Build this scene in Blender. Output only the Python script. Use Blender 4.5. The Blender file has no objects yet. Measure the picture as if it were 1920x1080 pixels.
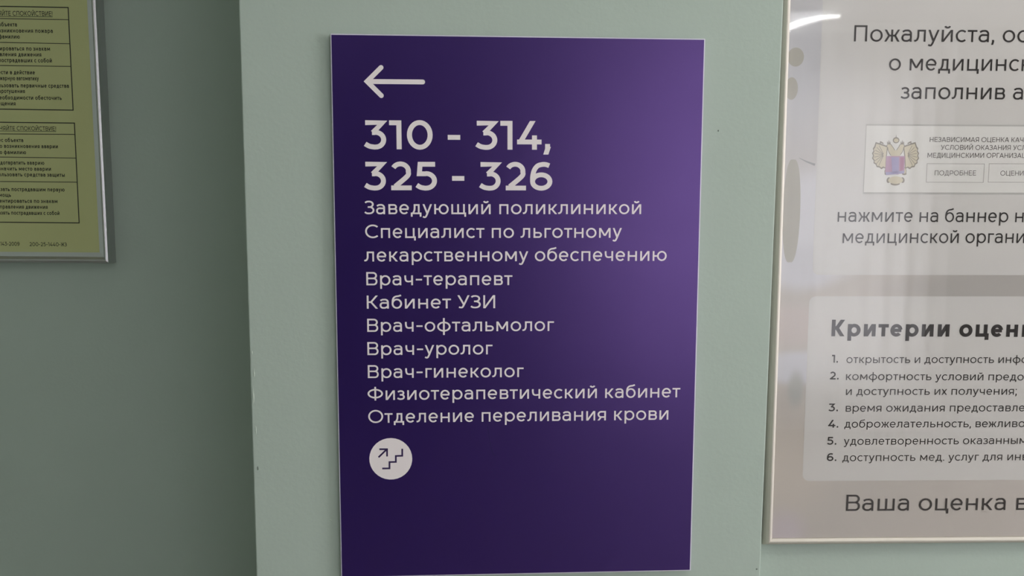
import bpy, math
from mathutils import Vector, Matrix

# ------------------------------------------------------------------ scene, camera, light
SC = bpy.context.scene
COL = SC.collection
SC.view_settings.view_transform = 'Standard'
SC.view_settings.look = 'None'
SC.view_settings.gamma = 1
SC.view_settings.exposure = 0.20
SC.view_settings.use_curve_mapping = False
SC.cycles.max_bounces = 8
SC.cycles.transparent_max_bounces = 16

def rot(yaw, pitch, roll):
    return Matrix.Rotation(yaw, 3, 'Z') @ Matrix.Rotation(pitch, 3, 'X') @ Matrix.Rotation(roll, 3, 'Y')

F = 1500.0
CAM = Vector((-0.0655, -1.0999, 0.1521))
CR = rot(-0.0510, -0.1038, -0.0030)
cam_d = bpy.data.cameras.new('camera')
cam_d.sensor_width = 36
cam_d.lens = F / 1920 * 36
cam_d.clip_start = 0.01
cam = bpy.data.objects.new('camera', cam_d)
COL.objects.link(cam)
m = Matrix.Identity(4)
for i in range(3):
    m[i][0] = CR[i][0]; m[i][1] = CR[i][2]; m[i][2] = -CR[i][1]; m[i][3] = CAM[i]
cam.matrix_world = m
SC.camera = cam

world = bpy.data.worlds.new('daylight')
SC.world = world
world.use_nodes = True
world.node_tree.nodes['Background'].inputs[0].default_value = (0.62, 0.78, 1.0, 1)
world.node_tree.nodes['Background'].inputs[1].default_value = 1.0

FLOOR, CEIL = -1.35, 1.45
BACK, XL, XR = -4.5, -2.2, 4.3

def area(name, loc, to, sx, sy, watts, col):
    l = bpy.data.lights.new(name, 'AREA'); l.shape = 'RECTANGLE'; l.size = sx; l.size_y = sy
    l.energy = watts; l.color = col
    o = bpy.data.objects.new(name, l); COL.objects.link(o)
    o.location = loc
    o.rotation_euler = (Vector(to) - Vector(loc)).to_track_quat('-Z', 'Y').to_euler()
    return o
# daylight in the window of the back wall, daylight in the window of the side wall, ceiling panel
area('window_daylight', (1.83, BACK - 0.16, 0.06), (1.83, 0, 0.06), 1.86, 2.12, 50, (1.0, 0.965, 0.98))
area('side_daylight', (XR + 0.16, -1.7, 0.25), (0, -1.7, 0.25), 1.6, 1.7, 120, (1.0, 0.945, 0.98))
area('ceiling_light', (1.15, -1.25, CEIL - 0.035), (1.15, -1.25, 0), 1.15, 0.55, 12, (1.0, 0.98, 0.92))

area('left_fill_light', (-1.25, -2.1, CEIL - 0.035), (-1.25, -2.1, 0), 0.55, 0.55, 3.6, (0.97, 1.0, 0.93))  # added fill that lifts the left wall, from an invented lamp

# ------------------------------------------------------------------ helpers
def lin(c):
    return tuple((v / 255 / 12.92 if v / 255 <= 0.04045 else ((v / 255 + 0.055) / 1.055) ** 2.4) for v in c)

def mat(name, col, rough=0.5, metal=0.0, spec=0.5, noise=0.0, scale=8, bump=0.0, bscale=300, rnoise=0.0):
    mt = bpy.data.materials.new(name); mt.use_nodes = True
    nt = mt.node_tree; b = nt.nodes['Principled BSDF']
    b.inputs['Base Color'].default_value = (*col, 1)
    b.inputs['Roughness'].default_value = rough
    b.inputs['Metallic'].default_value = metal
    b.inputs['Specular IOR Level'].default_value = spec
    tc = nt.nodes.new('ShaderNodeTexCoord')
    if noise:
        n = nt.nodes.new('ShaderNodeTexNoise'); n.inputs['Scale'].default_value = scale; n.inputs['Detail'].default_value = 3
        nt.links.new(tc.outputs['Object'], n.inputs['Vector'])
        mx = nt.nodes.new('ShaderNodeMix'); mx.data_type = 'RGBA'
        mx.inputs[6].default_value = (*[c * (1 - noise) for c in col], 1)
        mx.inputs[7].default_value = (*[min(1, c * (1 + noise)) for c in col], 1)
        nt.links.new(n.outputs['Fac'], mx.inputs[0]); nt.links.new(mx.outputs[2], b.inputs['Base Color'])
    if bump:
        n2 = nt.nodes.new('ShaderNodeTexNoise'); n2.inputs['Scale'].default_value = bscale; n2.inputs['Detail'].default_value = 2
        nt.links.new(tc.outputs['Object'], n2.inputs['Vector'])
        bp = nt.nodes.new('ShaderNodeBump'); bp.inputs['Strength'].default_value = bump; bp.inputs['Distance'].default_value = 0.0006
        nt.links.new(n2.outputs['Fac'], bp.inputs['Height']); nt.links.new(bp.outputs['Normal'], b.inputs['Normal'])
    if rnoise:
        n3 = nt.nodes.new('ShaderNodeTexNoise'); n3.inputs['Scale'].default_value = 14
        nt.links.new(tc.outputs['Object'], n3.inputs['Vector'])
        mr = nt.nodes.new('ShaderNodeMapRange')
        mr.inputs['To Min'].default_value = rough - rnoise; mr.inputs['To Max'].default_value = rough + rnoise
        nt.links.new(n3.outputs['Fac'], mr.inputs['Value']); nt.links.new(mr.outputs['Result'], b.inputs['Roughness'])
    return mt

WALL = (0.432, 0.515, 0.452)
M = {
    'wall': mat('mint_wall_paint', WALL, 0.55, noise=0.035, scale=5, bump=0.35, bscale=160, spec=0.3),
    'chip': mat('bare_plaster', (0.50, 0.58, 0.50), 0.8, bump=0.3),
    'chip_dark': mat('scuffed_paint', (0.16, 0.19, 0.16), 0.8, bump=0.3),
    'ceiling': mat('white_ceiling_paint', (0.75, 0.75, 0.72), 0.8, noise=0.02),
    'floor': mat('brown_grey_floor_tile', (0.26, 0.24, 0.21), 0.35, noise=0.1, scale=4),
    'purple': mat('purple_print_film', (0.006, 0.0020, 0.062), 0.33, spec=1.0, noise=0.03, scale=3, rnoise=0.02),
    'pvc': mat('white_board_core', (0.66, 0.64, 0.74), 0.5, noise=0.02),
    'letter': mat('warm_white_lettering', (0.86, 0.80, 0.80), 0.5, noise=0.02),
    'picto': mat('dark_purple_pictogram', (0.030, 0.012, 0.080), 0.45, noise=0.02),
    'alu': mat('satin_aluminium', (0.55, 0.55, 0.55), 0.34, metal=1.0, noise=0.02, scale=30),
    'alu_champ': mat('champagne_aluminium', (0.62, 0.585, 0.515), 0.55, metal=0.35, noise=0.02, scale=30),
    'paper_yellow': mat('yellow_green_plan_paper', (0.52, 0.545, 0.255), 0.45, noise=0.03, scale=6),
    'ink': mat('black_print_ink', (0.012, 0.014, 0.008), 0.6, noise=0.02),
    'grey_ink': mat('dark_grey_print_ink', (0.035, 0.030, 0.028), 0.7, noise=0.02, spec=0.2),
    'mid_ink': mat('mid_grey_print_ink', (0.17, 0.155, 0.15), 0.7, noise=0.02, spec=0.2),
    'line_ink': mat('pale_grey_line_ink', (0.42, 0.395, 0.38), 0.7, noise=0.02, spec=0.2),
    'banner': mat('light_banner_print', (0.76, 0.745, 0.71), 0.6, noise=0.02, spec=0.2),
    'shade': mat('grey_banner_rim_print', (0.50, 0.49, 0.465), 0.6, noise=0.02, spec=0.2),
    'olive': mat('olive_grey_print', (0.44, 0.42, 0.36), 0.6, noise=0.03, spec=0.2),
    'coat': mat('white_coat_print', (0.47, 0.465, 0.47), 0.6, noise=0.02, spec=0.2),
    'crease': mat('grey_crease_print', (0.36, 0.36, 0.36), 0.6, noise=0.02, spec=0.2),
    'gold': mat('pale_gold_print', (0.66, 0.60, 0.46), 0.6, noise=0.05, scale=60, spec=0.2),
    'gold_dark': mat('dark_gold_print', (0.31, 0.28, 0.23), 0.6, noise=0.05, scale=60, spec=0.2),
    'mauve': mat('mauve_shield_print', (0.50, 0.33, 0.45), 0.6, noise=0.03, spec=0.2),
    'blue': mat('blue_shield_print', (0.42, 0.38, 0.57), 0.6, noise=0.03, spec=0.2),
    'rose': mat('rose_shield_print', (0.46, 0.24, 0.34), 0.6, noise=0.03, spec=0.2),
    'white_plastic': mat('white_plastic', (0.8, 0.8, 0.8), 0.4, noise=0.01),
}

M['purple'].node_tree.nodes['Principled BSDF'].inputs['Specular Tint'].default_value = (0.60, 0.36, 1.0, 1)
M['purple'].node_tree.nodes['Principled BSDF'].inputs['IOR'].default_value = 1.72
M['wood'] = mat('dark_wood_veneer', (0.07, 0.045, 0.03), 0.4, noise=0.25, scale=6)

def emis(name, col, s):
    mt = bpy.data.materials.new(name); mt.use_nodes = True
    nt = mt.node_tree; b = nt.nodes['Principled BSDF']
    b.inputs['Base Color'].default_value = (0.8, 0.8, 0.8, 1)
    b.inputs['Emission Color'].default_value = (*col, 1); b.inputs['Emission Strength'].default_value = s
    return mt
M['glow'] = emis('lit_lamp_tube', (1, 1, 1), 22)

def glass(name, rough=0.0, tint=(1, 1, 1)):
    mt = bpy.data.materials.new(name); mt.use_nodes = True
    nt = mt.node_tree; nt.nodes.remove(nt.nodes['Principled BSDF'])
    out = [n for n in nt.nodes if n.type == 'OUTPUT_MATERIAL'][0]
    tr = nt.nodes.new('ShaderNodeBsdfTransparent'); tr.inputs[0].default_value = (*tint, 1)
    gl = nt.nodes.new('ShaderNodeBsdfGlossy'); gl.inputs['Roughness'].default_value = rough
    fr = nt.nodes.new('ShaderNodeFresnel'); fr.inputs[0].default_value = 1.5
    dbl = nt.nodes.new('ShaderNodeMath'); dbl.operation = 'MULTIPLY'; dbl.inputs[1].default_value = 1.85
    mx = nt.nodes.new('ShaderNodeMixShader')
    ge = nt.nodes.new('ShaderNodeNewGeometry'); fb = nt.nodes.new('ShaderNodeMath'); fb.operation = 'SUBTRACT'; fb.inputs[0].default_value = 1.0
    one = nt.nodes.new('ShaderNodeMath'); one.operation = 'MULTIPLY'     # both faces' reflection is carried by the face turned to the ray
    nt.links.new(ge.outputs['Backfacing'], fb.inputs[1])
    nt.links.new(fr.outputs[0], dbl.inputs[0]); nt.links.new(dbl.outputs[0], one.inputs[0]); nt.links.new(fb.outputs[0], one.inputs[1]); nt.links.new(one.outputs[0], mx.inputs[0])
    nt.links.new(tr.outputs[0], mx.inputs[1]); nt.links.new(gl.outputs[0], mx.inputs[2])
    nt.links.new(mx.outputs[0], out.inputs[0])
    return mt
M['glass'] = glass('poster_glazing', 0.03)
M['pane'] = glass('window_glass')

def translucent_white(name, col, a):
    mt = bpy.data.materials.new(name); mt.use_nodes = True
    b = mt.node_tree.nodes['Principled BSDF']
    b.inputs['Base Color'].default_value = (*col, 1); b.inputs['Alpha'].default_value = a
    b.inputs['Roughness'].default_value = 0.7; b.inputs['Specular IOR Level'].default_value = 0.1
    return mt
M['card'] = translucent_white('translucent_white_print', (0.85, 0.83, 0.80), 0.72)

def link(o, parent=None):
    COL.objects.link(o)
    if parent: o.parent = parent
    return o

def mesh(name, verts, faces, mt, parent=None, smooth=False):
    me = bpy.data.meshes.new(name); me.from_pydata([tuple(v) for v in verts], [], faces)
    me.materials.append(mt); me.update()
    if smooth:
        for p in me.polygons: p.use_smooth = True
    return link(bpy.data.objects.new(name, me), parent)

def struct(o):
    o['kind'] = 'structure'; return o

def box(name, a, b, mt, parent=None, bevel=0.0):
    x0, y0, z0 = a; x1, y1, z1 = b
    v = [(x0, y0, z0), (x1, y0, z0), (x1, y1, z0), (x0, y1, z0), (x0, y0, z1), (x1, y0, z1), (x1, y1, z1), (x0, y1, z1)]
    f = [(0, 3, 2, 1), (4, 5, 6, 7), (0, 1, 5, 4), (1, 2, 6, 5), (2, 3, 7, 6), (3, 0, 4, 7)]
    o = mesh(name, v, f, mt, parent)
    if bevel:
        md = o.modifiers.new('bevel', 'BEVEL'); md.width = bevel; md.segments = 3
    return o

def thing(name, label, cat, loc, R=None, group=None):
    o = bpy.data.objects.new(name, None); COL.objects.link(o)
    o.empty_display_size = 0.05
    mm = (R or Matrix.Identity(3)).to_4x4(); mm.translation = Vector(loc)
    o.matrix_world = mm
    o['label'] = label; o['category'] = cat
    if group: o['group'] = group
    return o

class Plane:
    """a surface of the room: measured picture points -> metres on that surface (u right, v up)"""
    def __init__(s, o, R):
        s.o = Vector(o); s.R = R
    def at(s, x, y):
        d = CR @ Vector(((x - 960) / F, 1, -(y - 540) / F)); n = s.R.col[1]
        t = (s.o - CAM).dot(n) / d.dot(n)
        q = s.R.transposed() @ (CAM + d * t - s.o)
        return Vector((q.x, q.z))

# ------------------------------------------------------------------ stroke lettering
def arc(cx, cy, rx, ry, a0, a1):
    n = max(4, int(abs(a1 - a0) / 11))
    return [(cx + rx * math.cos(math.radians(a0 + (a1 - a0) * i / n)), cy + ry * math.sin(math.radians(a0 + (a1 - a0) * i / n))) for i in range(n + 1)]

def curve(*pts):
    """smooth Catmull-Rom line through the points"""
    P = [pts[0], *pts, pts[-1]]; out = []
    for i in range(1, len(P) - 2):
        for k in range(6):
            t = k / 6; a, b, c, d = P[i - 1], P[i], P[i + 1], P[i + 2]
            out.append(tuple(0.5 * (2 * b[j] + (c[j] - a[j]) * t + (2 * a[j] - 5 * b[j] + 4 * c[j] - d[j]) * t * t + (-a[j] + 3 * b[j] - 3 * c[j] + d[j]) * t ** 3) for j in (0, 1)))
    out.append(pts[-1]); return out

XH = 0.745
LOWER = 'абвгдежзийклмнопрстуфхцчшщъыьэюя'

def glyph(ch, w):
    """returns width, strokes (centre lines), diagonals (flat cut), left bearing, right bearing; cap height = 1"""
    h = w / 2; S = []; D = []
    low = ch in LOWER; H = XH if low else 1.0; k = 1.0 if low else 1.22
    c = ch.lower() if ch.lower() in LOWER else ch
    st, rd, dg = 0.115, 0.065, 0.03
    def V(x, a, b): S.append([(x, a), (x, b)])
    def B(y, a, b): S.append([(a, y), (b, y)])
    def dxx(dx, dy): return h * math.hypot(dx, dy) / abs(dy)
    def DG(x0, y0, x1, y1): D.append((x0, y0, x1, y1))
    def oval(W, HH, x=0, ov=0.012): S.append(arc(x + W / 2, HH / 2, W / 2 - h, HH / 2 - h + ov, 0, 360))
    ls = rs = st
    if ch == ' ': return 0.36, S, D, 0, 0
    if c == 'а' and low:
        W = 0.60; V(W - h, 0, H * 0.62)
        S.append([(W - h, H * 0.6)] + arc(W - h - 0.20, H * 0.66, 0.20, H * 0.34 - h + 0.01, 0, 100) + [(0.19, H - h), (0.06, H - h - 0.075)])
        m_ = 0.435
        S.append([(W - h, m_), (0.23, m_)] + arc(0.23, (m_ + h) / 2, 0.23 - h, (m_ - h) / 2 + 0.006, 90, 270) + curve((0.24, h - 0.006), (0.36, h), (W - h - 0.02, 0.15)))
        ls = rd
    elif ch == 'А':
        W = 0.92; DG(dxx(W / 2, 1), 0, W / 2, 1); DG(W - dxx(W / 2, 1), 0, W / 2, 1); B(0.29, 0.17, W - 0.17); ls = rs = dg
    elif c == 'б' and low:
        W = 0.68; oval(W, XH)
        S.append(curve((h, XH / 2 - 0.02), (h + 0.015, 0.62), (0.14, 0.82), (0.27, 0.92), (0.45, 0.955), (W - 0.06, 1.015))); ls = rs = rd
    elif ch == 'Б':
        W = 0.72; V(h, 0, 1); B(1 - h, 0, W - 0.06); t = 0.58
        S.append([(h, t), (W - t / 2, t)] + arc(W - t / 2, (t + h) / 2, t / 2 - h, (t - h) / 2, 90, -90) + [(h, h)]); rs = rd
    elif c == 'в':
        W = (0.60 if low else 0.75); V(h, 0, H); m_ = H * 0.52; r1 = (H - m_) / 2; r2 = m_ / 2
        S.append([(h, H - h), (W - 0.05 - r1, H - h)] + arc(W - 0.05 - r1, (H - h + m_) / 2, r1 - h * 0.6, (H - h - m_) / 2, 90, -90) + [(h, m_)])
        S.append([(h, m_), (W - r2, m_)] + arc(W - r2, (m_ + h) / 2, r2 - h, (m_ - h) / 2, 90, -90) + [(h, h)]); rs = rd
    elif c == 'г':
        W = 0.44 * k; V(h, 0, H); B(H - h, 0, W); rs = 0.03
    elif c == 'д':
        W = 0.72 * k; B(h, 0, W); V(h, -0.19, w); V(W - h, -0.19, w); V(W - 0.12 * k - h, h, H); B(H - h, 0.2 * k, W - 0.12 * k)
        S.append(curve((0.2 * k + h, H), (0.2 * k + h, H * 0.6), (0.17 * k + h, H * 0.33), (0.09 * k + h, h * 1.5))); ls = rs = 0.05
    elif c == 'е' and low:
        W = 0.66; S.append([(h, H / 2), (W - h, H / 2)] + arc(W / 2, H / 2, W / 2 - h, H / 2 - h + 0.01, 8, 318)); ls = rs = rd
        S[-1] = S[-1][2:]; B(H / 2, h, W - h * 0.6)
    elif ch == 'Е':
        W = 0.66; V(h, 0, 1); B(h, 0, W); B(1 - h, 0, W - 0.02); B(0.51, 0, W - 0.07); rs = rd
    elif c == 'ж':
        W = 0.90 * k; cx = W / 2; V(cx, 0, H); B(H / 2, cx - 0.17 * k, cx + 0.17 * k)
        for s in (-1, 1):
            for y in (0, H):
                e = dxx(0.27 * k, H / 2); DG(cx + s * 0.17 * k, H / 2 , cx + s * (cx - e), y)
        ls = rs = dg
    elif c == 'з':
        W = 0.52 * (1 if low else 1.25); m_ = H * 0.53; r1 = (H - h - m_) / 2; r2 = (m_ - h) / 2
        S.append(curve((0.04, H - h - 0.09 * H), (0.14, H - h - 0.015), (W * 0.46, H - h + 0.006)) + arc(W * 0.5, H - h - r1, W * 0.44 - h, r1, 80, -90) + [(0.17 * k, m_)])
        S.append([(0.17 * k, m_)] + arc(W * 0.5, m_ - r2, W * 0.5 - h, r2, 90, -90) + curve((W * 0.44, h - 0.006), (0.13, h + 0.015), (0.01, h + 0.10 * H))); ls = rs = 0.05
    elif c in 'ий':
        W = 0.64 * k; V(h, 0, H); V(W - h, 0, H); e = dxx(W - w, H); DG(e, 0, W - e, H)
        if c == 'й': S.append(arc(W / 2, H + 0.265, 0.145, 0.13, 195, 345))
    elif c == 'к':
        W = 0.60 * k; V(h, 0, H); j = 0.21 * k; B(H / 2, h, j + 0.01); e = dxx(W - j, H / 2)
        DG(j, H / 2 - h * 0.5, W - e, H); DG(j, H / 2 + h * 0.5, W - e, 0); rs = dg
    elif c == 'л':
        W = 0.66 * k; V(W - h, 0, H); B(H - h, 0.17 * k, W)
        S.append(curve((0.17 * k + h, H), (0.17 * k + h, H * 0.62), (0.16 * k + h, H * 0.36), (0.11 * k + h * 0.6, h + 0.045), (0.0, h))); ls = 0.03
    elif c == 'м':
        W = 0.80 * (1 if low else 1.18); V(h, 0, H); V(W - h, 0, H); e = dxx(W / 2 - w, H * 0.78)
        DG(e, H, W / 2, 0.2 * H); DG(W - e, H, W / 2, 0.2 * H)
    elif c == 'н':
        W = 0.64 * k; V(h, 0, H); V(W - h, 0, H); B(H / 2, h, W - h)
    elif c == 'о':
        W = 0.72 if low else 1.04; oval(W, H); ls = rs = rd
    elif c == 'п':
        W = 0.62 * k; V(h, 0, H); V(W - h, 0, H); B(H - h, 0, W)
    elif c == 'р' and low:
        W = 0.70; V(h, -0.27, H); oval(W, H); rs = rd
    elif ch == 'Р':
        W = 0.74; V(h, 0, 1); t = 0.36
        S.append([(h, 1 - h), (W - 0.33, 1 - h)] + arc(W - 0.33, (1 - h + t) / 2, 0.33 - h, (1 - h - t) / 2, 90, -90) + [(h, t)]); rs = rd
    elif c == 'с':
        W = 0.62 if low else 0.92; r = (0.70 if low else 1.04) / 2
        S.append(arc(r, H / 2, r - h, H / 2 - h + 0.012, 46, 314)); ls = rd; rs = 0.03
    elif c == 'т':
        W = 0.56 * k; V(W / 2, 0, H); B(H - h, 0, W); ls = rs = 0.03
    elif c == 'у' and low:
        W = 0.64; e = dxx(W / 2 - 0.06, H); DG(e, H, W / 2 + 0.0, 0.03)
        S.append([(W - e, H), (W / 2 - 0.02, 0.0)] + curve((W / 2 - 0.03, -0.03), (0.20, -0.20), (0.11, -0.225), (0.02, -0.18))); ls = rs = dg
        x0, y0, x1, y1 = W - e, H, W / 2 - 0.035, -0.04; S[-1] = S[-1][1:]; D.append((x0, y0, x1, y1))
    elif ch == 'У':
        W = 0.80; DG(dxx(0.36, 0.75), 1, 0.43, 0.27); S.append(curve((0.44, 0.30), (0.34, 0.10), (0.25, h), (0.10, h + 0.03))); DG(W - dxx(0.36, 0.8), 1, 0.42, 0.24); ls = rs = dg
    elif c == 'ф':
        W = 0.92 if low else 1.06
        if low: V(W / 2, -0.27, 1.03); oval(W, H)
        else: V(W / 2, -0.03, 1.03); S.append(arc(W / 2, 0.5, W / 2 - h, 0.37 - h, 0, 360))
        ls = rs = rd
    elif c == 'х':
        W = 0.62 * k; e = dxx(W * 0.8, H); DG(e, 0, W - e, H); DG(e, H, W - e, 0); ls = rs = dg
    elif c == 'ц':
        W = 0.72 * k; V(h, 0, H); V(W - h - 0.08, 0, H); B(h, 0, W); V(W - h, -0.19, w); rs = 0.05
    elif c == 'ч':
        W = 0.58 * k; V(W - h, 0, H); S.append(curve((h, H), (h, H * 0.72), (h + 0.05, H * 0.47), (h + 0.19, H * 0.38), (W - h, H * 0.42))); ls = st - 0.02
    elif c in 'шщ':
        W = 0.92 * k; V(h, 0, H); V(W / 2, 0, H); V(W - h, 0, H); B(h, 0, W)
        if c == 'щ': B(h, W - h, W + 0.08); V(W + 0.08 - h, -0.19, w); W += 0.08; rs = 0.05
    elif c in 'ьыъ':
        o_ = 0.14 if c == 'ъ' else 0; W = 0.58 * k + o_; t = 0.60 * H; V(h + o_, 0, H)
        if o_: B(H - h, 0, o_ + h)
        S.append([(h + o_, t - h), (W - t / 2, t - h)] + arc(W - t / 2, t / 2, t / 2 - h, t / 2 - h, 90, -90) + [(h + o_, h)]); rs = rd
        if c == 'ы': W += 0.20; V(W - h, 0, H); rs = st
    elif c == 'ю':
        W = 0.98 * k; V(h, 0, H); B(H / 2, h, 0.3 * k); oval(0.68 * k, H, 0.30 * k); rs = rd
    elif c == 'я':
        W = 0.60 * k; V(W - h, 0, H); m_ = H * 0.36; r = (H - h - m_) / 2
        S.append([(W - h, H - h), (h + r, H - h)] + arc(h + r, m_ + r, r, r, 90, 270) + [(W - h, m_)]); DG(dxx(0.14, m_), 0, 0.26 * k, m_); ls = 0.05
    elif ch == '0': W = 0.86; oval(W, 1); ls = rs = rd
    elif ch == '1': W = 0.41; V(W - h, 0, 1); B(1 - h, 0, W); ls = 0.025
    elif ch in '28':
        W = 0.72; S.append(arc(0.345, 0.675, 0.345 - h * 0.9, 0.325 - h + 0.01, 152, 0) + curve((W - 0.01 - h * 1.2, 0.66), (W - h - 0.06, 0.5), (0.16, h + 0.05)) ); B(h, 0.02, W); ls = rs = 0.078
    elif ch == '3':
        W = 0.73; t = 0.575
        S.append([(0.04, 1 - h), (W - 0.12, 1 - h), (0.29, t)] ); S.append([(0.26, t), (0.34, t)] + arc(0.38, (t + h) / 2, W - 0.38 - h, (t - h) / 2 + 0.008, 90, -90) + curve((0.33, h - 0.01), (0.17, h + 0.02), (0.03, h + 0.10))); ls = rs = 0.078
    elif ch == '4':
        W = 0.83; DG(0.55, 1, 0.10, 0.26); B(0.27, 0.0, W); V(0.59, 0, 0.5); ls = rs = 0.04
        D[-1] = (0.53, 1, 0.095, 0.23)
    elif ch == '5':
        W = 0.71; t = 0.615
        S.append([(W - 0.06, 1 - h), (0.14, 1 - h), (0.11, t - h * 0.4), (0.32, t - h * 0.4)] + arc(0.34, (t + h) / 2 - h * .2, W - 0.34 - h, (t - h) / 2 - h * .2 + 0.008, 88, -90) + curve((0.30, h - 0.01), (0.15, h + 0.02), (0.02, h + 0.10))); ls = rs = 0.078
    elif ch == '6':
        W = 0.77; S.append(arc(W / 2, 0.315, W / 2 - h, 0.315 - h + 0.008, 0, 360)); S.append(curve((h, 0.30), (h + 0.005, 0.50), (h + 0.06, 0.72), (0.26, 0.87), (0.42, 1 - h + 0.004), (0.55, 1 - h), (0.66, 1 - h - 0.04))); ls = rs = rd
    elif ch == '9':
        W = 0.77; S.append(arc(W / 2, 0.685, W / 2 - h, 0.315 - h + 0.008, 0, 360)); S.append(curve((W - h, 0.70), (W - h - 0.005, 0.50), (W - h - 0.06, 0.28), (W - 0.26, 0.13), (W - 0.42, h - 0.004), (W - 0.55, h), (W - 0.66, h + 0.04))); ls = rs = rd
    elif ch == '!': W = w; V(h, 0.28, 1); V(h, 0, w * 1.1); ls = rs = 0.1
    elif ch == '-': W = 0.42; B(0.42, 0, W); ls = rs = 0.08
    elif ch == '.': W = w * 1.25; V(W / 2, 0, w * 1.2); ls = rs = 0.08
    elif ch == ',': W = w * 1.25; V(W / 2, 0, w * 1.2); D.append((W * 0.62, w * 0.6, W * 0.22, -0.17)); ls = rs = 0.06
    elif ch == ';': W = w * 1.4; V(W / 2, 0, w * 1.25); DG(W / 2 + h * .7, w, W / 2 - h * .6, -0.2); V(W / 2, XH - w * 1.2, XH); ls = rs = 0.06
    else: raise ValueError(ch)
    return W, S, D, ls, rs

def strip(pts, h, closed=False):
    """centre line -> list of 2-D quads with mitred joints"""
    P = [Vector(p) for p in pts]; Q = [P[0]]
    for p in P[1:]:
        if (p - Q[-1]).length > 1e-5: Q.append(p)
    P = Q; closed = (P[0] - P[-1]).length < 1e-4 and len(P) > 3
    if closed: P = P[:-1]
    n = len(P); L = []; R_ = []
    for i in range(n):
        a = P[i - 1] if (i > 0 or closed) else None; b = P[(i + 1) % n] if (i < n - 1 or closed) else None
        d1 = (P[i] - a).normalized() if a is not None else None; d2 = (b - P[i]).normalized() if b is not None else None
        if d1 is None: d1 = d2
        if d2 is None: d2 = d1
        n1 = Vector((-d1.y, d1.x)); n2 = Vector((-d2.y, d2.x)); mm = n1 + n2
        mm = n1 if mm.length < 1e-4 else mm.normalized()
        s = min(2.2, 1 / max(0.2, mm.dot(n1)))
        L.append(P[i] + mm * h * s); R_.append(P[i] - mm * h * s)
    q = []
    for i in range(n if closed else n - 1):
        j = (i + 1) % n; q.append((R_[i], R_[j], L[j], L[i]))
    return q

class Flat:
    """collects flat printed shapes in a surface's own metres; consecutive pieces sit microns apart"""
    def __init__(s, depth): s.v = []; s.f = []; s.d = depth; s.k = 0
    def poly(s, pts):
        b = len(s.v); d = s.d - s.k
        a = sum(pts[i][0] * pts[(i + 1) % len(pts)][1] - pts[(i + 1) % len(pts)][0] * pts[i][1] for i in range(len(pts)))
        if a < 0: pts = pts[::-1]
        s.v += [(p[0], d, p[1]) for p in pts]; s.f.append(tuple(range(b, b + len(pts))))
    def step(s): s.k = (s.k + 3e-6) % 6e-5
    def line(s, pts, w):
        for q in strip(pts, w / 2): s.poly(q)
        s.step()
    def cap_line(s, pts, w):
        s.line(pts, w)
        for p in (pts[0], pts[-1]): s.poly(arc(p[0], p[1], w / 2, w / 2, 0, 350)); s.step()
    def build(s, name, mt, parent): return mesh(name, s.v, s.f, mt, parent)

def layout(text, w, track=0.0):
    x = 0; out = []; pos = []
    for i, ch in enumerate(text):
        W, S, D, ls, rs = glyph(ch, w)
        if i: x += ls
        pos.append((x, x + W)); out.append((x, S, D)); x += W + rs + track
    return out, pos

def text_line(pl, parent, text, p0, p1, cap_px, w, mt, depth, span=None, name='text_line'):
    """p0, p1: measured baseline ends of text[:span]"""
    out, pos = layout(text, w)
    n = span or len(text)
    a, b = pl.at(*p0), pl.at(*p1)
    e = b - a; sx = e.length / pos[n - 1][1]; e = e.normalized(); up = Vector((-e.y, e.x))
    s = (pl.at(p0[0], p0[1] - cap_px) - a).length
    F_ = Flat(depth); h = w / 2
    T = lambda x, y: a + e * (x * sx) + up * (y * s)
    for x, S, D in out:
        for st in S:
            for q in strip(st, h): F_.poly([T(x + p.x, p.y) for p in q])
            F_.step()
        for (x0, y0, x1, y1) in D:
            dx = h * math.hypot(x1 - x0, y1 - y0) / abs(y1 - y0)
            F_.poly([T(x + x0 - dx, y0), T(x + x0 + dx, y0), T(x + x1 + dx, y1), T(x + x1 - dx, y1)]); F_.step()
    return F_.build(name, mt, parent)

# ------------------------------------------------------------------ the room
def wall_plate(name, pts, y0, y1, mt, bevel=0.0):
    """upright slab from an outline in x, z"""
    n = len(pts)
    v = [(x, y0, z) for x, z in pts] + [(x, y1, z) for x, z in pts]
    f = [tuple(range(n)), tuple(range(2 * n - 1, n - 1, -1))] + [(i, n + i, n + (i + 1) % n, (i + 1) % n) for i in range(n)]
    o = mesh(name, v, f, mt)
    if bevel:
        md = o.modifiers.new('bevel', 'BEVEL'); md.width = bevel; md.segments = 3; md.limit_method = 'ANGLE'
    return struct(o)

struct(box('floor', (XL - 0.3, BACK - 0.3, FLOOR - 0.1), (XR + 0.3, 0.9, FLOOR), M['floor']))
struct(box('ceiling', (XL - 0.3, BACK - 0.3, CEIL), (XR + 0.3, 0.9, CEIL + 0.1), M['ceiling']))
def edge(x0, x1, z): return x0 + (x1 - x0) * (z - FLOOR) / (CEIL - FLOOR)
# projecting pier that carries the purple board; its plaster edges are a little out of true
wall_plate('wall_front', [(-0.3705, FLOOR), (0.3515, FLOOR), (0.3625, CEIL), (-0.3693, CEIL)], 0.0, 0.80, M['wall'], 0.0018)

# recessed wall left of the pier
RECESS = 0.45
LR = rot(-0.0161, 0.0127, 0.0065); LO = Vector((-0.7489, RECESS, 0.0389))
wl = box('wall_left', (-1.6, 0.024, -1.42), (0.42, 0.20, 1.46), M['wall'])
wm = LR.to_4x4(); wm.translation = LO; wl.matrix_world = wm; struct(wl)
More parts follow.
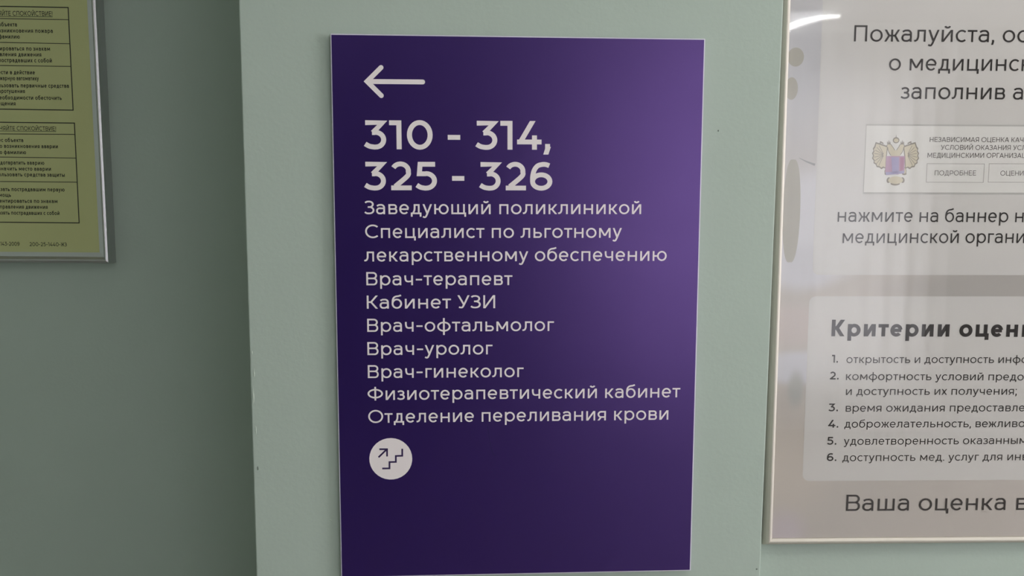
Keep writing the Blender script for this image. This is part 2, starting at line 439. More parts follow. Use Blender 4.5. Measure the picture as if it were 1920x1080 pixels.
# shallow recess right of the pier
RR = rot(-0.0259, -0.0098, 0.0002); RO = Vector((0.3699, 0.01, -0.3461))
wr = box('wall_right', (-0.03, 0.0200, -1.04), (3.95, 0.20, 1.83), M['wall'])
wm = RR.to_4x4(); wm.translation = RO; wr.matrix_world = wm; struct(wr)

# side walls and back wall with their windows
struct(box('wall_side_left', (XL - 0.15, BACK, FLOOR), (XL, 0.75, CEIL), M['wall']))
def wall_with_hole(name, axis, c0, c1, a0, a1, h0, h1, z0, z1, mt_=None):
    parts = [(a0, h0, FLOOR, CEIL), (h1, a1, FLOOR, CEIL), (h0, h1, FLOOR, z0), (h0, h1, z1, CEIL)]
    v = []; f = []
    for (p, q, r, s) in parts:
        b = len(v)
        for zz in (r, s):
            for (aa, cc) in ((p, c0), (q, c0), (q, c1), (p, c1)):
                v.append((aa, cc, zz) if axis == 'y' else (cc, aa, zz))
        f += [(b, b + 3, b + 2, b + 1), (b + 4, b + 5, b + 6, b + 7), (b, b + 1, b + 5, b + 4), (b + 1, b + 2, b + 6, b + 5), (b + 2, b + 3, b + 7, b + 6), (b + 3, b, b + 4, b + 7)]
    return struct(mesh(name, v, f, mt_ or M['wall']))
wall_with_hole('wall_back', 'y', BACK - 0.15, BACK, XL, XR, 0.9, 2.76, -1.0, 1.12, mat('darkened_back_paint', (0.15, 0.16, 0.15), 0.6, noise=0.03))  # unseen wall toned dark to dim its reflection in the purple board
wall_with_hole('wall_side_right', 'x', XR, XR + 0.15, BACK, 0.75, -2.5, -0.9, -0.6, 1.1)

def window(name, axis, c, a0, a1, z0, z1):
    r = bpy.data.objects.new(name, None); COL.objects.link(r); r['kind'] = 'structure'
    t = 0.05
    def bx_(n, p, q, zz0, zz1, d=0.03):
        if axis == 'y': box(n, (p, c - d, zz0), (q, c + d, zz1), M['white_plastic'], r)
        else: box(n, (c - d, p, zz0), (c + d, q, zz1), M['white_plastic'], r)
    bx_('window_frame', a0, a0 + t, z0, z1); bx_('window_frame', a1 - t, a1, z0, z1)
    bx_('window_frame', a0 + t, a1 - t, z0, z0 + t); bx_('window_frame', a0 + t, a1 - t, z1 - t, z1)
    mid = (a0 + a1) / 2; bx_('mullion', mid - 0.03, mid + 0.03, z0 + t, z1 - t, 0.025)
    for (p, q) in ((a0 + t, mid - 0.03), (mid + 0.03, a1 - t)):
        if axis == 'y': box('pane', (p, c - 0.003, z0 + t), (q, c + 0.003, z1 - t), M['pane'], r)
        else: box('pane', (c - 0.003, p, z0 + t), (c + 0.003, q, z1 - t), M['pane'], r)
window('window_1', 'y', BACK - 0.08, 0.9, 2.76, -1.0, 1.12)
window('window_2', 'x', XR + 0.08, -2.5, -0.9, -0.6, 1.1)

# sheer curtain added in front of the back window to soften its reflection
def sheer():
    mt = bpy.data.materials.new('sheer_white_curtain'); mt.use_nodes = True
    nt = mt.node_tree; b = nt.nodes['Principled BSDF']; out = [n for n in nt.nodes if n.type == 'OUTPUT_MATERIAL'][0]
    b.inputs['Base Color'].default_value = (0.8, 0.78, 0.78, 1); b.inputs['Roughness'].default_value = 0.9
    tr = nt.nodes.new('ShaderNodeBsdfTranslucent'); tr.inputs[0].default_value = (0.85, 0.83, 0.84, 1)
    mx = nt.nodes.new('ShaderNodeMixShader'); mx.inputs[0].default_value = 0.72
    nt.links.new(b.outputs[0], mx.inputs[1]); nt.links.new(tr.outputs[0], mx.inputs[2]); nt.links.new(mx.outputs[0], out.inputs[0])
    return mt
M['sheer'] = sheer()
cu = thing('softening_curtain', 'added white sheer curtain softening the window mirrored in the poster glazing', 'curtain', (1.9, BACK + 0.17, 0))
v = []; f = []; NX = 240
for i in range(NX + 1):
    x = -1.15 + 2.22 * i / NX
    y = 0.013 * math.sin(x * 38) + 0.005 * math.sin(x * 83 + 1)
    v += [(x, y * 1.15, FLOOR + 0.03), (x, y, CEIL - 0.06)]
for i in range(NX): f.append((2 * i, 2 * i + 2, 2 * i + 3, 2 * i + 1))
mesh('curtain_cloth', v, f, M['sheer'], cu, True)
box('curtain_rail', (-1.2, -0.02, CEIL - 0.07), (1.12, 0.02, CEIL), M['white_plastic'], cu, 0.003)

# dark double door added behind the viewer to darken the board's left reflections
dr = bpy.data.objects.new('added_dark_door', None); COL.objects.link(dr); dr['kind'] = 'structure'
for x0, x1 in ((-1.85, -0.66), (-0.64, 0.55)):
    box('door_leaf', (x0, BACK, FLOOR + 0.01), (x1, BACK + 0.04, 0.85), M['wood'], dr, 0.004)
    hx = x1 - 0.08 if x1 < 0 else x0 + 0.05
    box('door_handle', (hx, BACK + 0.04, -0.42), (hx + 0.03, BACK + 0.09, -0.12), M['alu'], dr, 0.005)
for a, b in (((-1.93, FLOOR), (-1.86, 0.86)), ((0.56, FLOOR), (0.63, 0.86)), ((-1.93, 0.86), (0.63, 0.93))):
    box('door_frame', (a[0], BACK, a[1]), (b[0], BACK + 0.05, b[1]), M['wood'], dr, 0.003)

# ceiling lamps behind the viewer (only their reflection shows), the small left one added as fill
lp = thing('ceiling_panel_lamp', 'flat white ceiling lamp above the corridor', 'lamp', (1.15, -1.25, CEIL))
box('housing', (-0.62, -0.32, -0.028), (0.62, 0.32, 0.0), M['white_plastic'], lp, 0.005)
fill_lamp = thing('ceiling_panel_lamp', 'added fill lamp, small square white, on the ceiling in the left half of the corridor', 'lamp', (-1.25, -2.1, CEIL))
box('housing', (-0.31, -0.31, -0.028), (0.31, 0.31, 0.0), M['white_plastic'], fill_lamp, 0.005)
lt = thing('curved_ceiling_lamp', 'bright curved tube lamp mirrored in the framed poster', 'lamp', (1.9, -4.0, CEIL))
def tube(name, pts, rad, mt, parent):
    v = []; f = []; N = 10
    for i, (p, r) in enumerate(zip(pts, rad)):
        d = (Vector(pts[min(i + 1, len(pts) - 1)]) - Vector(pts[max(i - 1, 0)])).normalized()
        s = d.cross(Vector((0, 0, 1))).normalized(); u = s.cross(d)
        for k in range(N):
            a = 2 * math.pi * k / N; v.append(Vector(p) + s * r * math.cos(a) + u * r * math.sin(a))
    for i in range(len(pts) - 1):
        for k in range(N): f.append((i * N + k, i * N + (k + 1) % N, (i + 1) * N + (k + 1) % N, (i + 1) * N + k))
    f.append(tuple(range(N - 1, -1, -1))); f.append(tuple(range((len(pts) - 1) * N, len(pts) * N)))
    return mesh(name, v, f, mt, parent, True)
LAMP_PTS = [(-0.24, -0.42, -0.10), (-0.16, -0.20, -0.075), (-0.08, -0.06, -0.06), (0.02, 0.03, -0.05), (0.12, 0.06, -0.05)]
tube('lamp_tube', LAMP_PTS, [0.020, 0.019, 0.017, 0.012, 0.005], M['glow'], lt)
box('lamp_base', (-0.2, -0.25, -0.02), (0.1, 0.05, 0.0), M['white_plastic'], lt, 0.004)

# small scars in the pier's plaster edge
def chip(px, py, w_, h_, mt, k):
    P0 = Plane((0, 0, 0), Matrix.Identity(3)); c = P0.at(px, py); n = 9; v = [(c.x, -0.0009, c.y)]
    for i in range(n):
        a = 2 * math.pi * i / n; r = 1 + 0.35 * math.sin(3.1 * i + k)
        v.append((c.x + w_ * r * math.cos(a), -0.00005, c.y + h_ * r * math.sin(a)))
    return mesh('plaster_chip', v, [(0, 1 + i, 1 + (i + 1) % n) for i in range(n)], mt, bpy.data.objects['wall_front'])
for k, (px, py, w_, h_, mt) in enumerate([(472.5, 661, .0009, .003, 'chip'), (475, 742, .0011, .012, 'chip'), (476.5, 700, .0008, .006, 'chip'),
                                          (483.5, 878, .0010, .003, 'chip_dark'), (480, 806, .0008, .006, 'chip'), (1347, 245, .0011, .0014, 'chip_dark'),
                                          (1419, 1067, .0016, .0012, 'chip_dark'), (620, 975, .0012, .0012, 'chip')]):
    chip(px, py, w_, h_, M[mt], k)

# ------------------------------------------------------------------ purple direction board
SIGN_D = 0.008
sign = thing('direction_sign', 'dark purple upright direction board with white arrow, room numbers and department list', 'sign', (0, 0, 0))
SP = Plane((0, 0, 0), Matrix.Identity(3))
k_ = (CAM.y + SIGN_D) / CAM.y     # the face stands proud of the wall: keep its measured outline
def sface(x, y): return Plane((0, -SIGN_D, 0), Matrix.Identity(3)).at(x, y)
sc = [sface(622, 66), sface(1320, 74), sface(1293.5, 1068), sface(641, 1082)]
L_, R_x = (sc[0].x + sc[3].x) / 2, (sc[1].x + sc[2].x) / 2
T_, B_ = (sc[0].y + sc[1].y) / 2, (sc[2].y + sc[3].y) / 2
e = 0.0016
bd = box('board', (L_ - e, -SIGN_D + 0.0003, B_ - e), (R_x + e, -0.003, T_ + e), M['pvc'], sign, 0.0007)
box('mounting_pad', (L_ + 0.03, -0.0031, B_ + 0.03), (R_x - 0.03, 0.0001, T_ - 0.03), M['white_plastic'], sign)
box('printed_face', (L_, -SIGN_D, B_), (R_x, -SIGN_D + 0.0004, T_), M['purple'], sign)
SPl = Plane((0, -SIGN_D, 0), Matrix.Identity(3)); LD = -SIGN_D - 0.00012
for (t, a, b, cp, w) in [
    ('310 - 314,', (683.3, 279.7), (1032.4, 280.8), 54.3, 0.168),
    ('325 - 326', (683.6, 356.6), (1035.5, 357.0), 53.4, 0.168),
    ('Заведующий поликлиникой', (684, 401.6), (1202, 401.4), 25.2, 0.121),
    ('Специалист по льготному', (684.8, 446.3), (1165.8, 445.8), 25.0, 0.121),
    ('лекарственному обеспечению', (683.2, 490.3), (1249.8, 489.0), 25.0, 0.121),
    ('Врач-терапевт', (687, 534.9), (960.7, 534.4), 24.8, 0.121),
    ('Кабинет УЗИ', (687.9, 578.8), (928.4, 577.8), 24.6, 0.121),
    ('Врач-офтальмолог', (688.6, 622.2), (1038.6, 620.4), 24.5, 0.121),
    ('Врач-уролог', (689, 665.8), (923.4, 664.3), 24.4, 0.121),
    ('Врач-гинеколог', (689.8, 708.9), (981.6, 706.9), 24.2, 0.121),
    ('Физиотерапевтический кабинет', (689.4, 750.3), (1275.2, 744.9), 24.1, 0.121),
    ('Отделение переливания крови', (690.6, 793.0), (1252.9, 786.8), 24.0, 0.121)]:
    text_line(SPl, sign, t, a, b, cp, w, M['letter'], LD)
mm_px = (SPl.at(961, 540) - SPl.at(960, 540)).length
fa = Flat(LD); A = lambda x, y: tuple(SPl.at(x, y))
fa.cap_line([A(690, 152.8), A(792.5, 153.7)], 8.6 * mm_px)
fa.line([A(714.5, 126.6), A(688.3, 152.7), A(715, 179.2)], 8.6 * mm_px)
for p in (A(714.5, 126.6), A(715, 179.2)): fa.poly(arc(p[0], p[1], 4.3 * mm_px, 4.3 * mm_px, 0, 350)); fa.step()
fa.build('arrow', M['letter'], sign)
fd = Flat(LD); c = SPl.at(732.8, 860.3); rr = (SPl.at(773, 860.3) - c).length
fd.poly(arc(c.x, c.y, rr, rr, 0, 354)); disc = fd.build('stairs_symbol', M['letter'], sign)
fs = Flat(LD - 0.0001); Z = lambda x, y: tuple(SPl.at(680 + x / 9, 800 + y / 9)); tw = 3.3 * mm_px
fs.line([Z(330, 705), Z(453, 703), Z(453, 597), Z(560, 594), Z(560, 494), Z(668, 490), Z(668, 372)], tw)
fs.build('steps', M['picto'], disc)
fs = Flat(LD - 0.0001)
fs.line([Z(268, 516), Z(404, 384)], tw); fs.line([Z(282, 380), Z(412, 380), Z(412, 502)], tw)
fs.build('small_arrow', M['picto'], disc)

fs = Flat(LD + 0.00004)      # hairline scratch in the film under the last line of lettering
fs.line([tuple(SPl.at(x, y)) for x, y in curve((914, 798), (917, 818), (921, 840), (925, 851), (931, 855))], 0.8 * mm_px)
fs.build('scratch', mat('scratched_film', (0.030, 0.016, 0.105), 0.6, noise=0.05), sign)

# ------------------------------------------------------------------ frames
def rails(parent, outline, profile, mt, names='frame_rail'):
    """mitred rails: outline = corners (u, v) going round; profile = (inset, depth) pairs"""
    n = len(outline); C = [Vector(p) for p in outline]
    cen = sum(C, Vector((0, 0))) / n
    for i in range(n):
        a, b = C[i], C[(i + 1) % n]; d = (b - a).normalized(); nr = Vector((-d.y, d.x))
        if nr.dot(cen - a) < 0: nr = -nr
        v = []; f = []; N = len(profile)
        for (p, s) in ((a, 1), (b, -1)):
            for (ins, dep) in profile:
                q = p + nr * ins + d * ins * s + d * 0.00008 * s; v.append((q.x, dep, q.y))
        for k in range(N): f.append((k, (k + 1) % N, N + (k + 1) % N, N + k))
        f.append(tuple(range(N - 1, -1, -1))); f.append(tuple(range(N, 2 * N)))
        o = mesh(names, v, f, mt, parent)
        me = o.data; me.update()
        import bmesh
        bm = bmesh.new(); bm.from_mesh(me); bmesh.ops.recalc_face_normals(bm, faces=bm.faces); bm.to_mesh(me); bm.free()

# ------------------------------------------------------------------ framed poster on the right
poster = thing('framed_poster', 'large grey and white survey poster in pale aluminium frame right of the purple board', 'poster', RO, RR)
PP = Plane(RO + RR.col[1] * 0.004, RR)          # the printed sheet
PW, PH = 0.72, 1.02
prof = [(0, .0120), (0, .0085), (.0012, .0055), (.0030, .0025), (.0050, .0003), (.0066, -.0009), (.0082, -.0009), (.0097, .0002), (.0108, .0010), (.0114, .0014), (.0116, .0120)]
rails(poster, [(-0.0062, -0.0008), (PW + 0.0062, -0.0008), (PW + 0.0062, PH + 0.0062), (-0.0062, PH + 0.0062)], prof, M['alu_champ'])
box('back_board', (0.02, 0.0062, 0.025), (PW - 0.02, 0.0200, PH - 0.02), M['white_plastic'], poster)

def sheet_material():
    mt = bpy.data.materials.new('poster_photo_print'); mt.use_nodes = True
    nt = mt.node_tree; b = nt.nodes['Principled BSDF']; b.inputs['Roughness'].default_value = 0.6; b.inputs['Specular IOR Level'].default_value = 0.2
    tc = nt.nodes.new('ShaderNodeTexCoord')
    cur = None
    nz = nt.nodes.new('ShaderNodeTexNoise'); nz.inputs['Scale'].default_value = 3.5; nz.inputs['Detail'].default_value = 1
    nt.links.new(tc.outputs['Object'], nz.inputs['Vector'])
    mx = nt.nodes.new('ShaderNodeMix'); mx.data_type = 'RGBA'
    mx.inputs[6].default_value = (0.51, 0.475, 0.43, 1); mx.inputs[7].default_value = (0.60, 0.55, 0.51, 1)
    nt.links.new(nz.outputs['Fac'], mx.inputs[0]); cur = mx.outputs[2]
    # soft out-of-focus patches of the printed photograph: centre px, radii px, colour, softness
    for (px, py, rx, ry, col, soft) in [
        (1500, 110, 170, 330, (0.56, 0.555, 0.575), 0.9), (1540, 420, 130, 130, (0.68, 0.67, 0.70), 0.45),
        (1500, 500, 90, 60, (0.62, 0.61, 0.64), 0.6), (1500, 690, 110, 40, (0.62, 0.61, 0.64), 0.5),
        (1480, 610, 110, 50, (0.58, 0.51, 0.475), 0.6), (1492, 730, 22, 46, (0.46, 0.46, 0.43), 0.7), (1480, 880, 110, 130, (0.60, 0.545, 0.485), 0.8),
        (1850, 540, 260, 60, (0.46, 0.435, 0.405), 0.7), (1470, 1000, 60, 60, (0.58, 0.52, 0.53), 0.8)]:
        c = PP.at(px, py); a = PP.at(px + rx, py) - c; bb = PP.at(px, py + ry) - c
        mp = nt.nodes.new('ShaderNodeMapping'); mp.vector_type = 'TEXTURE'
        mp.inputs['Location'].default_value = (c.x, 0.0, c.y); mp.inputs['Scale'].default_value = (a.length, 1000, bb.length)
        nt.links.new(tc.outputs['Object'], mp.inputs['Vector'])
        ln = nt.nodes.new('ShaderNodeVectorMath'); ln.operation = 'LENGTH'; nt.links.new(mp.outputs[0], ln.inputs[0])
        mr = nt.nodes.new('ShaderNodeMapRange'); mr.interpolation_type = 'SMOOTHSTEP'
        mr.inputs['From Min'].default_value = 1.0; mr.inputs['From Max'].default_value = 1 - soft
        nt.links.new(ln.outputs['Value'], mr.inputs['Value'])
        m2 = nt.nodes.new('ShaderNodeMix'); m2.data_type = 'RGBA'; m2.inputs[7].default_value = (*col, 1)
        nt.links.new(mr.outputs[0], m2.inputs[0]); nt.links.new(cur, m2.inputs[6]); cur = m2.outputs[2]
    nt.links.new(cur, b.inputs['Base Color'])
    return mt
sheet = box('printed_sheet', (0.0045, 0.004, 0.0095), (PW - 0.0045, 0.0061, PH - 0.0045), sheet_material(), poster)

def rounded(u0, v0, u1, v1, r):
    return arc(u1 - r, v1 - r, r, r, 0, 90) + arc(u0 + r, v1 - r, r, r, 90, 180) + arc(u0 + r, v0 + r, r, r, 180, 270) + arc(u1 - r, v0 + r, r, r, 270, 360)
q = lambda x, y: PP.at(x, y)
D0 = 0.004
# printed shapes left of and under the white cards
f = Flat(D0 - 0.00006)
c = q(1484, 396); f.poly([(c.x + 0.0125 * math.cos(t * math.pi / 20) * (abs(math.cos(t * math.pi / 20)) ** -0.25 if math.cos(t * math.pi / 20) else 1), c.y + 0.0735 * math.sin(t * math.pi / 20)) for t in range(40) if t not in (10, 30)])
f.build('printed_oval', M['olive'], sheet)
for (x_, y_, ru, rv) in ((1492, 107, 0.0115, 0.013), (1484, 166, 0.009, 0.0155)):
    f = Flat(D0 - 0.00006); c = q(x_, y_); f.poly(arc(c.x, c.y, ru, rv, 0, 350)); f.build('printed_oval', M['olive'], sheet)
f = Flat(D0 - 0.0001)
def taper(pts, w0, w1):
    n = len(pts)
    for i in range(n - 1):
        a, b = Vector(pts[i]), Vector(pts[i + 1]); nn = Vector((-(b - a).y, (b - a).x)).normalized()
        wa = w0 + (w1 - w0) * i / (n - 1); wb = w0 + (w1 - w0) * (i + 1) / (n - 1)
        f.poly([a - nn * wa, b - nn * wb, b + nn * wb, a + nn * wa])
    f.step()
taper([tuple(q(1498, 296)), tuple(q(1512, 303)), tuple(q(1528, 309))], 0.0003, 0.0016)
f.build('printed_crease', M['crease'], sheet)

cards = []
a, b = q(1538, 515.6), q(1920, 20)
u0 = q(1529, 515.6).x
f = Flat(D0 - 0.00016); f.poly(rounded(q(1526, 440).x, q(1700, 515.6).y, PW - 0.068, PH - 0.08, 0.009)); f.build('upper_card', M['card'], sheet)
f = Flat(D0 - 0.00016); f.poly(rounded(q(1512, 700).x, q(1700, 900.8).y, PW - 0.060, q(1700, 555.6).y, 0.010)); f.build('lower_card', M['card'], sheet)
DT = D0 - 0.0004
# survey banner with emblem and two buttons
bu0, bv0, bv1 = q(1622, 300).x, q(1800, 361).y, q(1800, 236.5).y; bu1 = bu0 + 0.43
f = Flat(D0 - 0.0002); f.poly([(bu0 - .0012, bv0 - .0028), (bu1 + .001, bv0 - .0028), (bu1 + .001, bv1 + .0022), (bu0 - .0012, bv1 + .0022)]); rim = f.build('banner_rim', M['shade'], sheet)
f = Flat(D0 - 0.00024); f.poly([(bu0, bv0), (bu1, bv0), (bu1, bv1), (bu0, bv1)]); banner = f.build('banner', M['banner'], sheet)
px_ = (q(1801, 540) - q(1800, 540)).length
def button(x0, y0, x1, y1):
    a, b = q(x0, y1), q(x1, y0); f = Flat(DT); t = 0.75 * px_
    f.poly([(a.x, a.y), (b.x, a.y), (b.x, a.y + t), (a.x, a.y + t)]); f.poly([(a.x, b.y - t), (b.x, b.y - t), (b.x, b.y), (a.x, b.y)])
    f.poly([(a.x, a.y), (a.x + t, a.y), (a.x + t, b.y), (a.x, b.y)]); f.poly([(b.x - t, a.y), (b.x, a.y), (b.x, b.y), (b.x - t, b.y)])
    f.build('button_outline', M['line_ink'], sheet)
button(1735.8, 307, 1845.8, 342); button(1852, 307, 1962, 342)

# emblem: two-headed eagle with crowns, shield and scroll
E_ = lambda x, y: tuple(q(1600 + x / 6.75, 200 + y / 6.75))
S_ = (q(1700, 300) - q(1701, 300)).length / 6.75
def blob(f, x, y, rx, ry, ang=0, n=14):
    a = math.radians(ang); c = E_(x, y)
    f.poly([(c[0] + S_ * (rx * math.cos(t) * math.cos(a) - ry * math.sin(t) * math.sin(a)), c[1] + S_ * (rx * math.cos(t) * math.sin(a) + ry * math.sin(t) * math.cos(a))) for t in [2 * math.pi * i / n for i in range(n)]]); f.step()
CX = 533
fg, fdk, fq = Flat(DT), Flat(DT + 0.00008), Flat(DT - 0.00007)
for s in (-1, 1):
    W_ = [(96, 500), (150, 480), (205, 462), (252, 448), (268, 500), (288, 530), (280, 560), (298, 590), (286, 620), (298, 655), (276, 685), (280, 715), (250, 735), (240, 765), (205, 770), (180, 792), (150, 775), (120, 790), (112, 640)]
    big = [E_(CX + s * x, y) for x, y in W_]; cx_, cy_ = 190, 625
    fdk.poly(big); fdk.step()
    fg.poly([E_(CX + s * (cx_ + (x - cx_) * 0.86), cy_ + (y - cy_) * 0.88) for x, y in W_]); fg.step()
    for k in range(8):      # dark quills between the feathers
        a = math.radians(72 - 20 * k); x0, y0 = 150 + 10 * math.cos(a), 610 - 10 * math.sin(a)
        x1, y1 = 178 + 95 * math.cos(a), 622 - 135 * math.sin(a)
        fq.line([E_(CX + s * x0, y0), E_(CX + s * x1, y1)], S_ * 6)
    blob(fdk, CX + s * 50, 560, 42, 83, -s * 28); blob(fg, CX + s * 50, 560, 34, 75, -s * 28)                 # neck
    blob(fdk, CX + s * 78, 500, 38, 30, s * 10); blob(fg, CX + s * 78, 500, 30, 22, s * 10)                  # head
    fdk.poly([E_(CX + s * 95, 492), E_(CX + s * 142, 512), E_(CX + s * 100, 522)]); fdk.step()   # beak
    for dx in (-16, 0, 16):                                     # small crown
        fdk.poly([E_(CX + s * 86 + dx - 9, 470), E_(CX + s * 86 + dx + 9, 470), E_(CX + s * 86 + dx, 418 + abs(dx))]); fdk.step()
    blob(fdk, CX + s * 175, 455, 30, 9, s * 30); blob(fdk, CX + s * 195, 470, 9, 20, 0)   # ribbon
    blob(fdk, CX + s * 95, 800, 38, 60, s * 32); blob(fg, CX + s * 95, 800, 30, 52, s * 32)                  # leg
    blob(fdk, CX + s * 110, 850, 30, 16, 0)
    blob(fdk, CX + s * 88, 930, 26, 36, s * 10)
blob(fdk, CX + 7, 425, 42, 38); blob(fg, CX + 7, 428, 30, 24)   # large crown
fdk.poly([E_(CX + 1, 395), E_(CX + 13, 395), E_(CX + 7, 350)]); fdk.step()
blob(fg, CX, 620, 60, 70); blob(fg, CX, 930, 95, 48); blob(fdk, CX - 5, 975, 60, 22)
emb = fdk.build('emblem', M['gold_dark'], sheet)
fg.build('emblem', M['gold'], sheet)
fq.build('emblem', M['gold_dark'], sheet)
f = Flat(DT - 0.0001); f.poly([E_(415, 625), E_(650, 625), E_(645, 820), E_(560, 860), E_(400, 840)]); f.build('emblem', M['mauve'], sheet)
f = Flat(DT - 0.00015); f.poly([E_(590, 640), E_(640, 640), E_(630, 800), E_(590, 820)]); f.build('emblem', M['rose'], sheet)
f = Flat(DT - 0.0002); f.poly([E_(478, 640), E_(575, 640), E_(572, 840), E_(490, 840)]); f.poly([E_(405, 830), E_(645, 812), E_(640, 845), E_(410, 868)]); f.build('emblem', M['blue'], sheet)

LT, MD, BD = 0.105, 0.125, 0.205
G, N_ = M['grey_ink'], M['mid_ink']
for (t, a, b, cp, w, mt, sp) in [
    ('Пожалуйста, оставьте отзыв', (1600.8, 77.8), (1902.5, 79.4), 30.4, 0.112, G, len('Пожалуйста, о')),
    ('о медицинской организации,', (1666.3, 131.9), (1886, 133.1), 29.5, 0.112, G, len('о медицин')),
    ('заполнив анкету', (1688.7, 185.4), (1883.7, 186.6), 29.5, 0.112, G, len('заполнив')),
    ('НЕЗАВИСИМАЯ ОЦЕНКА КАЧЕСТВА', (1742.9, 266.1), (1891.5, 266.5), 9.0, 0.125, N_, len('НЕЗАВИСИМАЯ ОЦЕНКА')),
    ('УСЛОВИЙ ОКАЗАНИЯ УСЛУГ', (1763.6, 280.8), (1894.5, 281.3), 9.0, 0.125, N_, len('УСЛОВИЙ ОКАЗАНИЯ')),
    ('МЕДИЦИНСКИМИ ОРГАНИЗАЦИЯМИ', (1738.7, 295.6), (1844.5, 295.9), 9.0, 0.125, N_, len('МЕДИЦИНСКИМИ')),
    ('ПОДРОБНЕЕ', (1752.2, 328.7), (1829.5, 328.9), 9.0, 0.11, N_, None),
    ('ОЦЕНИТЬ', (1875.2, 329.2), (1918.6, 329.3), 9.0, 0.11, N_, len('ОЦЕНИ')),
    ('нажмите на баннер на сайте', (1570.2, 415.7), (1889.8, 416.6), 24.5, 0.112, G, len('нажмите на баннер')),
    ('медицинской организации', (1579.6, 455.7), (1796.9, 455.7), 24.5, 0.112, G, len('медицинской')),
    ('Критерии оценки', (1558.5, 630.4), (1779.4, 631.1), 31, 0.205, G, len('Критерии')),
    ('1.', (1559.3, 679.8), (1571, 679.8), 14.5, 0.17, G, None),
    ('открытость и доступность информации;', (1586.7, 680.6), (1863.2, 680.6), 14.6, 0.112, G, len('открытость и доступность')),
    ('2.', (1555.4, 711.4), (1572.3, 711.4), 14.5, 0.17, G, None),
    ('комфортность условий предоставления', (1586, 712.4), (1843.2, 713), 14.6, 0.112, G, len('комфортность условий')),
    ('и доступность их получения;', (1586, 740.5), (1905.9, 740), 14.6, 0.112, G, None),
    ('3.', (1553.3, 771), (1571, 771), 14.5, 0.17, G, None),
    ('время ожидания предоставления;', (1585.4, 771.8), (1770.8, 771.4), 14.6, 0.112, G, len('время ожидания')),
    ('4.', (1552.3, 801.7), (1571.6, 801.7), 14.5, 0.17, G, None),
    ('доброжелательность, вежливость;', (1582.8, 801.7), (1815.8, 801.0), 14.6, 0.112, G, len('доброжелательность')),
    ('5.', (1550.8, 833.6), (1568, 833.6), 14.5, 0.17, G, None),
    ('удовлетворенность оказанными услугами;', (1581.9, 834.0), (1797.2, 832.8), 14.6, 0.112, G, len('удовлетворенность')),
    ('6.', (1550, 864.2), (1568, 864.2), 14.5, 0.17, G, None),
    ('доступность мед. услуг для инвалидов.', (1579.2, 864.7), (1834.7, 863.3), 14.6, 0.112, G, len('доступность мед. услуг')),
    ('Ваша оценка важна', (1586, 957.8), (1884.7, 956.1), 30.3, 0.112, G, len('Ваша оценка'))]:
    text_line(PP, sheet, t, a, b, cp, w, mt, DT, sp)
box('glazing', (0.0045, 0.0016, 0.0095), (PW - 0.0045, 0.0030, PH - 0.0045), M['glass'], poster)

# ------------------------------------------------------------------ framed evacuation notice on the left
plan = thing('framed_notice', 'yellowish evacuation notice with black tables in silver frame on the shaded left wall', 'notice', LO, LR)
NP = Plane(LO + LR.col[1] * 0.004, LR)
NW, NH = 0.86, 0.74
prof = [(0.0, 0.024), (0.0, 0.0015), (0.0006, -0.0010), (0.0014, -0.0030), (0.0022, -0.0040), (0.0034, -0.0047)] + [(0.0056, -0.0056), (0.0068, -0.0056), (0.0082, -0.0044), (0.0100, -0.0010), (0.0125, 0.0020), (0.0205, 0.0030), (0.0205, 0.0055), (0.0205, 0.024)]
rails(plan, [(0, 0), (0, NH), (-NW, NH), (-NW, 0)], prof, M['alu'])
box('back_board', (-NW + 0.018, 0.0062, 0.018), (-0.018, 0.023, NH - 0.018), M['white_plastic'], plan)
paper = box('printed_sheet', (-NW + 0.0185, 0.004, 0.0185), (-0.0185, 0.0061, NH - 0.0185), M['paper_yellow'], plan)
pq = lambda x, y: NP.at(x, y)
pxn = (pq(101, 250) - pq(100, 250)).length
def table(right, rows, t_out, t_in):
    t_out *= 1.25; t_in *= 1.2
    f = Flat(0.0038)
    (xa, ya), (xb, yb) = right; a, b = pq(xa, ya), pq(xb, yb); LEFT = -0.36
    f.line([a, b], t_out)
    for i, ((y0, x1, y1)) in enumerate(rows):
        p, s = pq(0, y0), pq(x1, y1); d = (s - p).normalized(); lft = s + d * ((LEFT - s.x) / d.x)
        f.line([lft, s + d * t_out * 0.5], t_out if i in (0, len(rows) - 1) else t_in)
    p0 = Vector((LEFT, a.y)); f.line([p0, Vector((LEFT, b.y))], t_out)
    return f.build('table_border', M['ink'], paper)
table(((127.8, 13.5), (137.2, 206.5)), [(11.8, 127.8, 14.2), (34.8, 128.5, 37), (79.5, 130.5, 82), (122.8, 132.5, 124.6), (204.6, 137.2, 206.6)], 1.5 * pxn, 1.1 * pxn)
table(((139.6, 230.5), (148.5, 418)), [(229.2, 139.6, 230.8), (251, 140.5, 252), (294.6, 142.5, 296.4), (340.3, 144.5, 341.6), (416.6, 148.5, 418)], 1.5 * pxn, 1.1 * pxn)

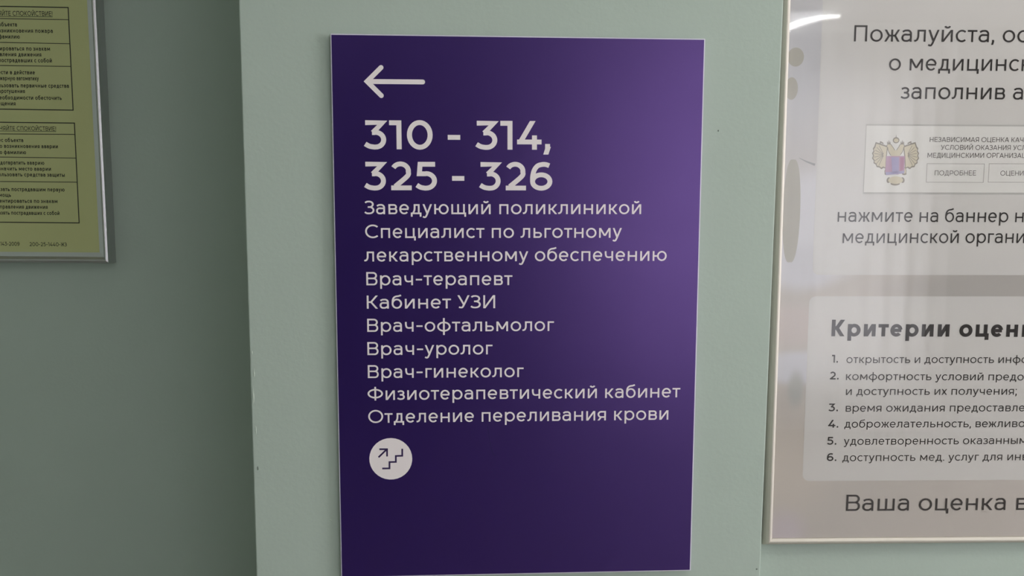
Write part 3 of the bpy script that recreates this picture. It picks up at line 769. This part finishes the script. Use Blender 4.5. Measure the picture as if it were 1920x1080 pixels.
def plan_text(t, suffix, x0, x1, y, cap, w=0.178, underline=False):
    """right-hand part `suffix` spans x0..x1 in the picture; the rest runs on to the left"""
    out, pos = layout(t, w); n = len(t) - len(suffix)
    base = pq(x1, y + 0.008 * (x1 - 60)); bl = pq(x0, y + 0.008 * (x0 - 60))
    e = base - bl; sx = e.length / (pos[-1][1] - pos[n][0]); e.normalize(); up = Vector((-e.y, e.x)); sy = cap * pxn; xr = pos[-1][1]
    T = lambda x, yy: base + e * ((x - xr) * sx) + up * (yy * sy)
    F_ = Flat(0.00385); h = w / 2
    for x, S, D in out:
        for st in S:
            for q4 in strip(st, h): F_.poly([T(x + p.x, p.y) for p in q4])
            F_.step()
        for (xa, ya, xb, yb) in D:
            dx = h * math.hypot(xb - xa, yb - ya) / abs(yb - ya)
            F_.poly([T(x + xa - dx, ya), T(x + xa + dx, ya), T(x + xb + dx, yb), T(x + xb - dx, yb)]); F_.step()
    if underline: F_.poly([T(0, -0.24), T(xr, -0.24), T(xr, -0.13), T(0, -0.13)])
    return F_.build('text_line', M['ink'], paper)
HD = 'СОХРАНЯЙТЕ СПОКОЙСТВИЕ!'
for a in [(HD, 'СПОКОЙСТВИЕ!', 24, 98.7, 29.8, 8.6, 0.14, True),
    ('адрес объекта', 'бъекта', 3, 32, 50, 7.6), ('место возникновения пожара', 'пожара', 66.2, 99.2, 61.4, 7.6), ('свою фамилию', 'амилию', 4.8, 37.3, 72.7, 7.6),
    ('ориентироваться по знакам', 'по знакам', 49.4, 93.9, 95, 7.6), ('направления движения', 'движения', 34.4, 77.8, 106, 7.6), ('взять пострадавших с собой', 'с собой', 64.5, 97.5, 117, 7.6),
    ('привести в действие', 'действие', 26, 65.7, 139.6, 7.6), ('пожарную автоматику', 'автоматику', 31.3, 72.9, 150.7, 7.6), ('использовать первичные средства', 'первичные средства', 39.2, 129.3, 164.2, 7.6),
    ('пожаротушения', 'ротушения', 2.9, 46.9, 174.7, 7.6), ('при необходимости обесточить', 'обесточить', 66.2, 116, 187, 7.6), ('помещения', 'щения', 2, 29.4, 198, 7.6),
    (HD, 'СПОКОЙСТВИЕ!', 31.7, 105.2, 244.8, 8.0, 0.14, True),
    ('адрес объекта', 'объекта', 9.4, 43.8, 266.6, 7.4), ('место возникновения аварии', 'аварии', 77.9, 108.7, 277.7, 7.4), ('свою фамилию', 'фамилию', 7.5, 49.1, 289.3, 7.4),
    ('предотвратить аварию', 'аварию', 51, 83.2, 308.8, 7.4), ('обозначить место аварии', 'место аварии', 35.7, 95.8, 320, 7.4), ('использовать средства защиты', 'средства защиты', 45.6, 121.6, 331, 7.4),
    ('оказать пострадавшим первую', 'пострадавшим первую', 22, 121.3, 358.6, 7.4), ('помощь', 'мощь', -1, 20.9, 369.4, 7.4), ('ориентироваться по знакам', 'по знакам', 63.9, 107.9, 380.4, 7.4),
    ('направления движения', 'движения', 48.3, 89.4, 391.4, 7.4), ('взять пострадавших с собой', 'с собой', 81.9, 111.7, 402.8, 7.4),
    ('12.2.143-2009', '43-2009', 4, 36.8, 461, 7.4, 0.15), ('200-25-1440-ЖЗ', '200-25-1440-ЖЗ', 55.6, 125.4, 461.4, 7.4, 0.15)]:
    plan_text(*a)
bpy.context.view_layer.update()
